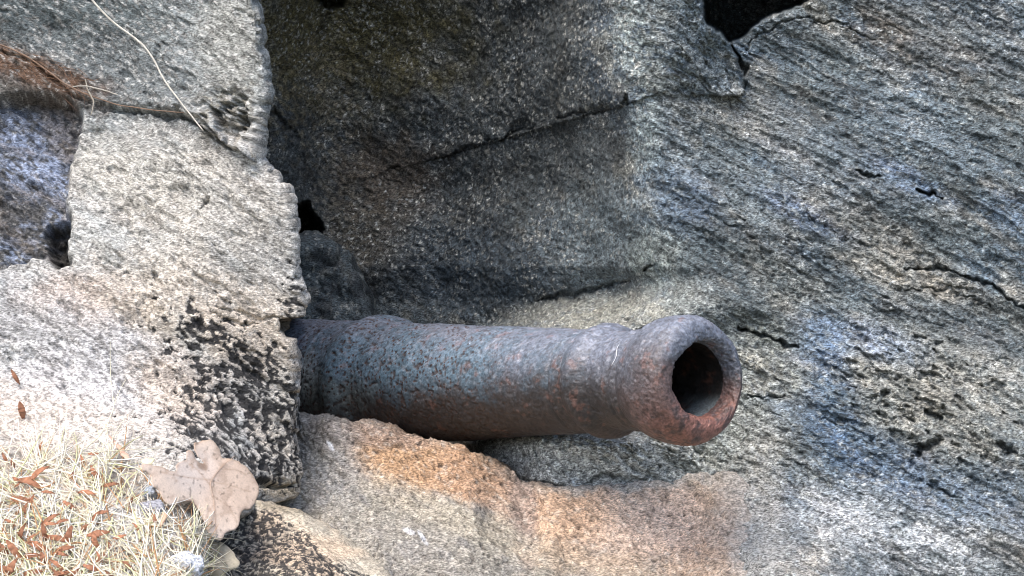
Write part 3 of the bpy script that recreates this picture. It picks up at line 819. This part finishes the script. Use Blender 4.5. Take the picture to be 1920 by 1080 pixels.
    # raised rings
    def ring(c, wd, a, n=40):
        x = np.linspace(-1.25, 1.25, n)
        return [(c + wd * k, float(r_out(c + wd * k)) - .0012 + a * max(0.0, math.cos(min(abs(k) / 1.25, 1) * math.pi) * .5 + .5)) for k in x]
    lathe('reinforce_ring', ring(.205, .030, .0125))
    lathe('reinforce_ring', ring(.822, .050, .0150))
    # muzzle: swell, rounded lip, bore edge
    prof = [(.130, .0728), (.122, .0732), (.117, .0724), (.112, .0745), (.104, .0790), (.094, .0835), (.084, .0878), (.074, .0912), (.062, .0938), (.050, .0950), (.038, .0952), (.027, .0942), (.017, .0920),
            (.009, .0885), (.003, .0840), (.000, .0785), (-.001, .0725), (-.001, .0670), (.000, .0625), (.003, .0588), (.009, .0566), (.017, .0556), (.027, .0552), (.03, .0551)]
    t = np.linspace(0, len(prof) - 1, 150); k = np.arange(len(prof))
    prof = list(zip(np.interp(t, k, [p[0] for p in prof]), np.interp(t, k, [p[1] for p in prof])))
    # smooth the polyline
    a = np.array(prof)
    for _ in range(12): a[1:-1] = .25 * a[:-2] + .5 * a[1:-1] + .25 * a[2:]
    lathe('muzzle', [tuple(p) for p in a])
    def bore_col(C, S, T, P0, n0, n1):
        C = np.empty(C.shape, dtype=np.float32); C[:] = (.018, .016, .015)
        upf = np.cos(T)
        C = mixc(C, (.20, .23, .235), sst(-.35, -.8, upf) * sst(.14, .02, S + .04 * n1) * .8)  # daylight on the lower wall near the mouth, painted pale
        return mixc(C, (.13, .055, .035), sst(.2, .5, n1) * .5)
    sb = np.concatenate([np.arange(.03, .60, .004)])
    rb = np.full(len(sb), .0551)
    pr = list(zip(sb, rb)) + [(.60, .045), (.60, .02), (.60, .0005)]
    lathe('bore', pr, 200, bore_col)
    return A, B, ax, up, sd_
A_, B_, ax_, up_, sd_v = cannon()

# ------------------------------------------------------------------ tubes, blades
def tube_geo(pts, rad, nseg=7):
    """pts: (n,3); rad: (n,) -> verts, faces"""
    pts = np.asarray(pts, dtype=float); n = len(pts)
    rad = np.broadcast_to(rad, (n,))
    T = np.gradient(pts, axis=0); T /= np.linalg.norm(T, axis=1, keepdims=True) + 1e-9
    V = []; Fc = []
    ref = np.array([0, 1.0, 0.2])
    for i in range(n):
        a = np.cross(T[i], ref); a /= np.linalg.norm(a) + 1e-9
        b = np.cross(T[i], a)
        for k in range(nseg):
            th = 2 * math.pi * k / nseg
            V.append(pts[i] + rad[i] * (math.cos(th) * a + math.sin(th) * b))
    for i in range(n - 1):
        for k in range(nseg):
            k2 = (k + 1) % nseg
            Fc.append((i * nseg + k, i * nseg + k2, (i + 1) * nseg + k2, (i + 1) * nseg + k))
    Fc.append(tuple(range(nseg))[::-1]); Fc.append(tuple((n - 1) * nseg + k for k in range(nseg)))
    return V, Fc

def smooth_path(pts, n=60):
    p = np.array(pts, dtype=float)
    t = np.concatenate([[0], np.cumsum(np.linalg.norm(np.diff(p, axis=0), axis=1))]); t /= t[-1]
    q = np.linspace(0, 1, n)
    out = np.stack([np.interp(q, t, p[:, k]) for k in range(p.shape[1])], 1)
    for _ in range(4): out[1:-1] = .25 * out[:-2] + .5 * out[1:-1] + .25 * out[2:]
    return out

def stalk(name, label, cat, pix, rad_px, col, lift=.02, dfn=left_surface, n=60, group=None, parent=None, wig=.8):
    p = smooth_path(pix, n)
    rg = np.random.default_rng(abs(int(pix[0][0] * 7 + pix[0][1])) + 3)
    nz = rg.normal(size=p.shape); 
    for _ in range(3): nz[1:-1] = (nz[:-2] + nz[1:-1] + nz[2:]) / 3
    p = p + nz * wig
    d = dfn(p[:, 0], p[:, 1]) - lift
    P = at(p[:, 0], p[:, 1], d)
    rr = np.interp(np.linspace(0, 1, n), np.linspace(0, 1, len(rad_px)), rad_px) * .0008
    V, Fc = tube_geo(P, rr)
    c = np.tile(np.array(col, dtype=np.float32), (len(V), 1)) * (1 + .15 * rg.normal(size=(len(V), 1)))
    o = simple_mesh(name, V, Fc, M_dry, parent, cols=np.clip(c, 0.01, .9))
    if label: tag(o, label, cat, group)
    return o

stalk('root_strand', 'long pale thin root hanging diagonally across the top of the pale boulder', 'root',
      [(120, -70), (170, -4), (192, 22), (215, 45), (240, 62), (262, 78), (280, 98), (290, 112), (300, 138), (312, 158), (335, 185), (345, 202), (358, 215), (382, 246)],
      [1.9, 2.0, 1.9, 1.7, 1.3], (.55, .52, .46), .022)
stalk('twig', 'small curled grey twig hanging in the crack left of the long pale root', 'twig',
      [(160, 148), (163, 165), (170, 178), (176, 190), (174, 205), (170, 216)], [1.2, 1.6, 1.0], (.32, .29, .24), .03)
stalk('twig', 'short pale twig lying level across the curled one', 'twig',
      [(135, 162), (160, 161), (185, 166), (205, 172), (222, 178)], [1.0, 1.4, .8], (.42, .39, .34), .036)
stalk('root_strand', 'thin brown root running from the left edge down along the dark seam', 'root',
      [(-40, 70), (0, 84), (30, 95), (60, 112), (95, 138), (125, 160), (170, 180), (220, 196), (280, 206), (345, 212)], [1.6, 1.5, 1.2, .8], (.20, .13, .09), .018)

# fine matted rootlets in the rusty patch
def blades(name, n, sampler, colf, wpx, lenr, curl, seed, lift=(.003, .02), seg=5, spread=None):
    rg = np.random.default_rng(seed)
    V = []; Fc = []; Cc = []
    for i in range(n):
        px, py, dr = sampler(rg)
        d = float(left_surface(px, py))
        L = rg.uniform(*lenr)
        ang = dr
        cv = rg.normal() * curl
        rise = rg.uniform(-.2, .9)
        hh = rg.uniform(*lift)
        w0 = wpx * .0007 * rg.uniform(.6, 1.4)
        pts = []
        x, y = px, py
        for k in range(seg + 1):
            t = k / seg
            dd = float(left_surface(x, y)) - hh - rise * L * .0005 * t * (1.6 - t)
            pts.append(at(np.float64(x), np.float64(y), dd))
            x += math.cos(ang) * L / seg; y += math.sin(ang) * L / seg
            ang += cv / seg
        pts = np.array(pts)
        T = np.gradient(pts, axis=0); T /= np.linalg.norm(T, axis=1, keepdims=True) + 1e-9
        vw = np.array([0, -1, .35]) + rg.normal(size=3) * .5
        S = np.cross(T, vw); S /= np.linalg.norm(S, axis=1, keepdims=True) + 1e-9
        c = colf(rg)
        b = len(V)
        for k in range(seg + 1):
            ww = w0 * (1 - .85 * (k / seg) ** 2)
            V.append(pts[k] - S[k] * ww); V.append(pts[k] + S[k] * ww)
            V.append(pts[k] - np.cross(T[k], S[k]) * ww * .5)
            Cc += [c, c, c]
        for k in range(seg):
            o = b + 3 * k
            Fc += [(o, o + 2, o + 5, o + 3), (o + 2, o + 1, o + 4, o + 5), (o + 1, o, o + 3, o + 4)]
    return simple_mesh(name, V, Fc, M_dry, cols=np.clip(np.array(Cc), .01, .9))

def rust_s(rg):
    while True:
        x, y = rg.uniform(-40, 165), rg.uniform(75, 185)
        if abs(y - (100 + .42 * x)) < 26 + rg.normal() * 8: return x, y, R(24) + rg.normal() * .35
tag(blades('dry_moss', 150, rust_s, lambda rg: np.array([.15, .08, .045]) * rg.uniform(.5, 1.5), .6, (12, 36), .7, 5, (.001, .007)), kind='stuff')

# ledge litter: dry bleached grass and moss
def grass_density(x, y):
    # upper boundary of the litter, photo pixels
    yb = np.interp(x, [-60, 0, 60, 130, 200, 250, 300, 345, 375, 400], [790, 800, 815, 830, 835, 850, 900, 950, 985, 1040])
    return (y - yb)
TUFTS = []
_rt = np.random.default_rng(77)
while len(TUFTS) < 120:
    x, y = _rt.uniform(-120, 380), _rt.uniform(800, 1180)
    g = grass_density(x, y)
    if g > 5 and _rt.random() < min(1, .12 + g / 150): TUFTS.append((x, y, _rt.uniform(-math.pi, 0)))
def grass_s(rg):
    if rg.random() < .68:
        x, y, a = TUFTS[rg.integers(len(TUFTS))]
        return x + rg.normal() * 7, y + rg.normal() * 7, a + rg.normal() * .75
    while True:
        x, y = rg.uniform(-140, 385), rg.uniform(780, 1200)
        g = grass_density(x, y)
        if rg.random() < np.clip(.03 + g / 150, 0, 1) ** 1.4: return x, y, rg.uniform(-math.pi, math.pi)
def grass_c(rg):
    r = rg.random()
    if r < .46: c = np.array([.90, .83, .66])
    elif r < .58: c = np.array([.72, .72, .42])
    elif r < .87: c = np.array([.93, .90, .84])
    else: c = np.array([.52, .30, .15])
    return c * rg.uniform(.75, 1.08)
tag(blades('dry_grass', 4200, grass_s, grass_c, 1.35, (25, 120), .8, 9, (.002, .04), 6), kind='stuff')

# single stems standing above the litter
for pix, lab in [([(205, 860), (200, 800), (212, 765), (222, 735), (236, 712)], 'pale dry stem rising highest out of the bleached grass on the ledge'),
            ([(150, 850), (190, 815), (215, 765), (208, 715), (206, 640)], 'straight dry stem standing beside the highest one'),
            ([(110, 855), (180, 848), (260, 842), (330, 838)], 'pale dry stem lying flat along the upper edge of the grass')]:
    stalk('grass_stem', lab, 'grass stem', pix, [1.1, .9, .4], (.66, .62, .48), .035, n=40, wig=.5)

# ------------------------------------------------------------------ leaves
def flat_leaf(name, outline, dfn, col, thick=.0008, scale_pts=9, parent=None, curl=.006, seed=1, label=None, cat='leaf', colvar=None):
    pts = [Vector((x, y)) for x, y in outline]
    # densify and roughen the rim
    rg = np.random.default_rng(seed)
    dn = []
    for k in range(len(outline)):
        a = np.array(outline[k], float); b = np.array(outline[(k + 1) % len(outline)], float)
        m_ = max(2, int(np.linalg.norm(b - a) / 5))
        for j in range(m_): dn.append(a + (b - a) * j / m_)
    dn = np.array(dn)
    for _ in range(1): dn = .25 * np.roll(dn, 1, 0) + .5 * dn + .25 * np.roll(dn, -1, 0)
    dn += rg.normal(size=dn.shape) * .6
    x0, y0 = dn.min(0); x1, y1 = dn.max(0)
    n = len(dn)
    gx, gy = np.meshgrid(np.arange(x0, x1, scale_pts * .45), np.arange(y0, y1, scale_pts * .45))
    gx = gx + rg.uniform(-1, 1, gx.shape); gy = gy + rg.uniform(-1, 1, gy.shape)
    ins = poly_in(gx, gy, [tuple(p) for p in dn], .01)
    dd, _ = seg_dist(gx, gy, [tuple(p) for p in dn] + [tuple(dn[0])])
    keep = (ins > .5) & (dd > 2)
    inner = list(zip(gx[keep], gy[keep]))
    allp = [Vector(tuple(p)) for p in dn] + [Vector(p) for p in inner]
    res = geometry.delaunay_2d_cdt(allp, [(i, (i + 1) % n) for i in range(n)], [list(range(n))], 1, 1e-4)
    vs = np.array([tuple(v) for v in res[0]]); fs = [tuple(f) for f in res[2]]
    dist, _ = seg_dist(vs[:, 0], vs[:, 1], [tuple(p) for p in dn] + [tuple(dn[0])])
    q = np.stack([vs[:, 0] * .0008, 0 * vs[:, 0], vs[:, 1] * .0008], -1)
    d = dfn(vs[:, 0], vs[:, 1]) + curl * fbm(q, 14, 2, seed) + .0025 * np.exp(-dist / 6) * (1 + 3 * pn(q, 25, seed + 5)) + .0006 * fbm(q, 90, 2, seed + 6)
    P = at(vs[:, 0], vs[:, 1], d)
    V = np.concatenate([P, P + np.array([0, thick, 0])])
    nn = len(P)
    # orient faces toward the camera
    ff = []
    for f in fs:
        a, b, c = P[f[0]], P[f[1]], P[f[2]]
        nrm = np.cross(b - a, c - a)
        if nrm[1] > 0: f = f[::-1]
        ff.append(f)
    faces = ff + [tuple(i + nn for i in f[::-1]) for f in ff]
    edges = {}
    for f in ff:
        for i in range(len(f)):
            e = (f[i], f[(i + 1) % len(f)])
            edges[e] = 1
    for (a, b) in list(edges):
        if (b, a) not in edges: faces.append((b, a, a + nn, b + nn))
    c = np.tile(np.array(col, dtype=np.float32), (nn, 1))
    q2 = fbm(q, 30, 3, seed + 7)[:, None]
    c = c * (1 + .18 * q2)
    if colvar is not None: c = colvar(c, vs, q)
    c = c * (1 - .5 * sst(.42, .6, pn(q, 200, seed + 9)))[:, None]
    o = simple_mesh(name, V, faces, M_leaf, parent, cols=np.clip(np.concatenate([c, c]), .01, .9))
    if label: tag(o, label, cat)
    return o

def crop(pts): return [(x / 3.84, 800 + y / 3.84) for x, y in pts]
OAK = crop([(1392, 112), (1420, 118), (1450, 100), (1490, 92), (1535, 100), (1568, 140), (1590, 190), (1598, 235), (1640, 225), (1695, 240), (1760, 280), (1800, 318), (1838, 375), (1866, 430), (1862, 490), (1842, 520),
            (1828, 575), (1790, 598), (1745, 602), (1726, 640), (1726, 700), (1692, 748), (1632, 760), (1608, 790), (1592, 828), (1550, 815), (1510, 780), (1480, 720), (1452, 655), (1430, 595), (1392, 552), (1342, 530),
            (1300, 540), (1262, 572), (1208, 568), (1170, 520), (1140, 462), (1092, 412), (1080, 350), (1030, 318), (1010, 268), (1060, 262), (1120, 282), (1180, 296), (1232, 318), (1268, 332), (1262, 275), (1300, 246), (1345, 248),
            (1334, 200), (1345, 168), (1385, 172), (1400, 214), (1408, 240), (1440, 262), (1462, 268), (1472, 254), (1448, 238), (1420, 215), (1404, 180), (1392, 150)])
_o = np.array(OAK); _b, _c = .0011, -.0011
_a = min(left_surface(_o[:, 0], _o[:, 1]) - .012 - _b * (_o[:, 0] - 400) - _c * (_o[:, 1] - 930))
def oak_d(px, py): return _a + _b * (px - 400) + _c * (py - 930)
VEINS = [[(440, 850), (418, 872), (394, 905), (402, 940), (406, 1000)], [(394, 903), (425, 908), (470, 922)], [(394, 900), (350, 895), (300, 885)], [(412, 880), (440, 880), (462, 890)], [(400, 930), (430, 950), (445, 980)], [(398, 915), (370, 880), (355, 870)], [(402, 945), (390, 960), (388, 985)]]
def oak_col(c, vs, q):
    m1 = blob(vs[:, 0], vs[:, 1], 365, 885, 50, 40, 20)
    c = mixc(c, (.52, .47, .45), m1 * .6)
    m2 = blob(vs[:, 0], vs[:, 1], 440, 915, 60, 60, 0)
    c = mixc(c, (.58, .43, .33), m2 * .5)
    c = mixc(c, (.42, .31, .24), sst(.1, .4, fbm(q, 60, 3, 601))[:, ] * .6)
    for k, v in enumerate(VEINS):
        dd, _ = seg_dist(vs[:, 0], vs[:, 1], v)
        c = mixc(c, (.36, .25, .18), np.exp(-(dd / (2.2 if k == 0 else 1.6)) ** 2) * .55)
    c = mixc(c, (.22, .15, .11), blob(vs[:, 0], vs[:, 1], 379, 874, 11, 7, 30, .4) * .8)
    dd, _ = seg_dist(vs[:, 0], vs[:, 1], OAK + [OAK[0]])
    return mixc(c, (.26, .17, .11), np.exp(-(dd / 2.5)) * .6)
root = bpy.data.objects.new('oak_leaf', None); COL.objects.link(root)
root.location = Vector(at(np.float64(400), np.float64(930), 2.80))
tag(root, 'large pinkish tan dead oak leaf with rounded lobes lying right of the dry grass', 'leaf')
lf = flat_leaf('blade', OAK, oak_d, (.66, .54, .45), parent=root, seed=31, curl=.006, scale_pts=5, colvar=oak_col)
lf.location = -root.location
def vein(pix, r0, parent, dfn, col, lift=.0022):
    o = stalk('vein', None, None, pix, [r0, r0 * .4], col, lift, dfn, 30, parent=parent, wig=.25)
    o.location = -parent.location
vein([(440, 855), (415, 875), (392, 905), (402, 940), (405, 1000)], .5, root, oak_d, (.46, .34, .27), .003)
OAK2 = crop([(1430, 785), (1470, 792), (1520, 822), (1570, 835), (1600, 832), (1650, 868), (1685, 910), (1700, 945), (1738, 985), (1715, 1012), (1660, 1035), (1622, 1050), (1632, 1085), (1690, 1100), (1720, 1150), (1690, 1230), (1560, 1230),
             (1530, 1130), (1500, 1040), (1490, 960), (1460, 890), (1440, 840)])
def oak2_d(px, py): return 2.70 - .05 * sst(1000, 1080, py)
root2 = bpy.data.objects.new('oak_leaf', None); COL.objects.link(root2)
root2.location = Vector(at(np.float64(410), np.float64(1090), 2.72))
tag(root2, 'smaller olive tan dead oak leaf at the bottom edge beneath the large pinkish one', 'leaf')
lf = flat_leaf('blade', OAK2, oak2_d, (.42, .37, .28), parent=root2, seed=41, curl=.01)
lf.location = -root2.location
vein([(378, 1008), (398, 1035), (412, 1075), (420, 1105)], .8, root2, oak2_d, (.50, .42, .32), .004)

# yellowish scrap caught in the grass above the leaf
SCR = crop([(1005, 235), (1060, 225), (1120, 232), (1100, 262), (1075, 300), (1050, 315), (1035, 275)])
flat_leaf('leaf_scrap', SCR, lambda x, y: left_surface(x, y) - .05, (.68, .62, .42), seed=51, curl=.01, label='small pale yellow leaf scrap at the left tip of the large oak leaf', cat='leaf scrap')
PK = crop([(775, 55), (800, 70), (850, 120), (890, 170), (930, 215), (945, 250), (905, 240), (870, 205), (845, 150), (800, 105)])
flat_leaf('leaf_scrap', PK, lambda x, y: left_surface(x, y) - .03, (.60, .40, .31), seed=52, curl=.01, label='narrow pink leaf scrap leaning on the rock above the grass', cat='leaf scrap')
PK = crop([(1165, 615), (1195, 612), (1205, 640), (1180, 690), (1160, 725), (1148, 700), (1160, 650)])
flat_leaf('leaf_scrap', PK, lambda x, y: left_surface(x, y) - .05, (.62, .40, .28), seed=53, curl=.01, label='small pink leaf scrap below the left lobe of the large oak leaf', cat='leaf scrap')

# rust-brown bud scales and leaf bits in the litter
def scale_mesh(seed):
    rg = np.random.default_rng(seed)
    L = 1.0; V = []; Fc = []; Cc = []
    n = 14
    bend = rg.uniform(-.5, .5); wd = rg.uniform(.16, .36)
    col = np.array([.36, .17, .10]) * rg.uniform(.8, 1.25)
    for side in (0, 1):
        for i in range(n + 1):
            t = i / n
            w_ = wd * math.sin(math.pi * min(1, t * .94 + .05)) ** .8 * (1 + .15 * rg.normal())
            for j, s in enumerate((-1, 0, 1)):
                x = (t - .5) * L; y = bend * (t - .5) ** 2 + s * w_ * .5
                z = .10 * abs(s) + .18 * math.sin(t * 3) - (.03 if side else 0)
                V.append((x, y, z)); Cc.append(col * (1 + .25 * rg.normal()))
    m3 = 3 * (n + 1)
    for i in range(n):
        for j in range(2):
            a = 3 * i + j
            Fc.append((a, a + 3, a + 4, a + 1)); Fc.append((m3 + a, m3 + a + 1, m3 + a + 4, m3 + a + 3))
    for i in range(n):
        a = 3 * i
        Fc.append((a, m3 + a, m3 + a + 3, a + 3)); a += 2
        Fc.append((a, a + 3, m3 + a + 3, m3 + a))
    me = bpy.data.meshes.new('leaf_scale'); me.from_pydata(V, [], Fc); me.update()
    me.polygons.foreach_set('use_smooth', np.ones(len(me.polygons), dtype=bool))
    at_ = me.color_attributes.new('stone', 'FLOAT_COLOR', 'POINT')
    c4 = np.ones((len(V), 4), dtype=np.float32); c4[:, :3] = np.clip(np.array(Cc), .01, .9)
    at_.data.foreach_set('color', c4.reshape(-1)); me.materials.append(M_leaf)
    return me
SM = [scale_mesh(k) for k in range(7)]
from mathutils import Matrix
def put_scale(px, py, lpx, deg, k, lift, label, group=None):
    o = bpy.data.objects.new('bud_scale', SM[k % len(SM)]); COL.objects.link(o)
    d = float(left_surface(px, py)) - lift
    s = lpx * d / F
    # local x along the picture direction, local z toward the viewer and up
    a = R(-deg)
    X = Vector((math.cos(a), .15 * math.sin(k * 1.7), math.sin(a))).normalized()
    Z = Vector((.3 * math.sin(k * 2.3), -1, .45 + .3 * math.cos(k))).normalized()
    Y = Z.cross(X).normalized(); Z = X.cross(Y)
    mt = Matrix((X, Y, Z)).transposed().to_4x4()
    o.matrix_world = Matrix.Translation(Vector(at(np.float64(px), np.float64(py), d))) @ mt @ Matrix.Scale(s, 4)
    tag(o, label, 'bud scale', group)
    return o
put_scale(28, 708, 34, 60, 0, .012, 'rust-brown bud scale alone high on the left boulder, highest of them all')
put_scale(40, 770, 36, 80, 1, .012, 'brown bud scale on the rock second from the top, under the highest one')
put_scale(78, 838, 22, -80, 2, .02, 'short upright dark red bud scale just above the grass')
put_scale(155, 865, 26, 80, 3, .03, 'thin upright red bud scale beside the largest orange one')
put_scale(178, 888, 34, 50, 4, .035, 'orange-brown bud scale pointing down right near the top of the grass')
put_scale(193, 963, 24, -10, 5, .045, 'dark brown bud scale lying level in the middle of the grass')
rg = np.random.default_rng(15)
spots = [(75, 890, 50, -18), (60, 905, 50, 10), (35, 902, 30, 5), (175, 853, 18, 0), (135, 895, 24, -50), (10, 860, 26, 60), (25, 868, 20, 80), (110, 1010, 46, 30), (80, 1025, 60, 40), (178, 1015, 40, 70),
         (185, 1005, 42, -15), (30, 1035, 50, 30), (60, 1045, 40, -20), (5, 1030, 36, 40), (120, 1030, 38, -30), (185, 1045, 26, 85), (225, 1010, 30, -5), (170, 1068, 40, 10), (90, 925, 28, 30), (45, 1000, 40, -60),
         (12, 1070, 50, 10), (60, 1075, 50, -30), (110, 1060, 40, 50), (240, 1065, 30, 40), (130, 950, 30, 60), (50, 955, 30, 80), (245, 940, 22, -30), (160, 990, 26, -50), (20, 980, 30, 20), (255, 990, 22, 70), (95, 985, 26, 10),
         (290, 975, 20, 80), (140, 1075, 30, -60), (205, 1075, 24, 20)]
while len(spots) < 62:
    x, y = rg.uniform(-20, 290), rg.uniform(850, 1085)
    if rg.random() < (y - 830) / 250 * sst(310, 120, x): spots.append((x, y, rg.uniform(16, 44), rg.uniform(-90, 90)))
for k, (x, y, l, dg) in enumerate(spots):
    put_scale(x, y, l * 1.05 * rg.uniform(.8, 1.1), dg + rg.normal() * 14, k + 2, .036 + .016 * rg.random(),
              'rust-brown dry bud scale lying tangled in the bleached grass', 'bud scales scattered in the dry grass')

# bluish white pebble low in the grass
def pebble(px, py, rpx, d, col, label, seed):
    c0 = np.array(at(np.float64(px), np.float64(py), d)); r = rpx * d / F
    th = np.linspace(0, np.pi, 60); ph = np.linspace(0, 2 * np.pi, 120, endpoint=False)
    T, Ph = np.meshgrid(th, ph, indexing='ij')
    U = np.stack([np.sin(T) * np.cos(Ph), np.sin(T) * np.sin(Ph), np.cos(T)], -1)
    rr = 1 + .35 * pn(U * .01, 130, seed) + .10 * pn(U * .01, 500, seed + 1)
    P = U * (r * rr)[..., None] * np.array([1, .8, .8])
    C = np.tile(np.array(col, dtype=np.float32), P.shape[:2] + (1,)) * (1 + .35 * pn(U * .01, 600, seed + 2))[..., None]
    o = grid_mesh('pebble', P, C, M_pale, wrap_u=True); o.location = Vector(c0)
    tag(o, label, 'stone'); return o
pebble(350, 1062, 34, float(left_surface(350, 1062)) - .02, (.60, .62, .67), 'bluish white stone at the bottom edge between grass and the smaller oak leaf', 5)
pebble(282, 925, 15, float(left_surface(282, 925)) - .03, (.36, .40, .46), 'small grey blue stone in the grass left of the large oak leaf', 8)
pebble(285, 965, 30, float(left_surface(285, 965)) - .0, (.30, .30, .33), 'dark grey stone half buried in grass under the large oak leaf', 12)

# spider thread on the muzzle neck
def on_barrel(s_, ang, r): return A_ - ax_ * s_ + (math.cos(ang) * up_ + math.sin(ang) * sd_v) * r
tp = np.array([on_barrel(.117 + .004 * math.sin(k * .5), R(38 + k * 2.6), .0772) for k in range(14)])
V, Fc = tube_geo(tp, .00045, 6)
tag(simple_mesh('spider_thread', V, Fc, M_dry, cols=np.tile(np.array([.75, .75, .78]), (len(V), 1))),
    'fine white spider thread stuck to the neck just behind the flared muzzle', 'thread')
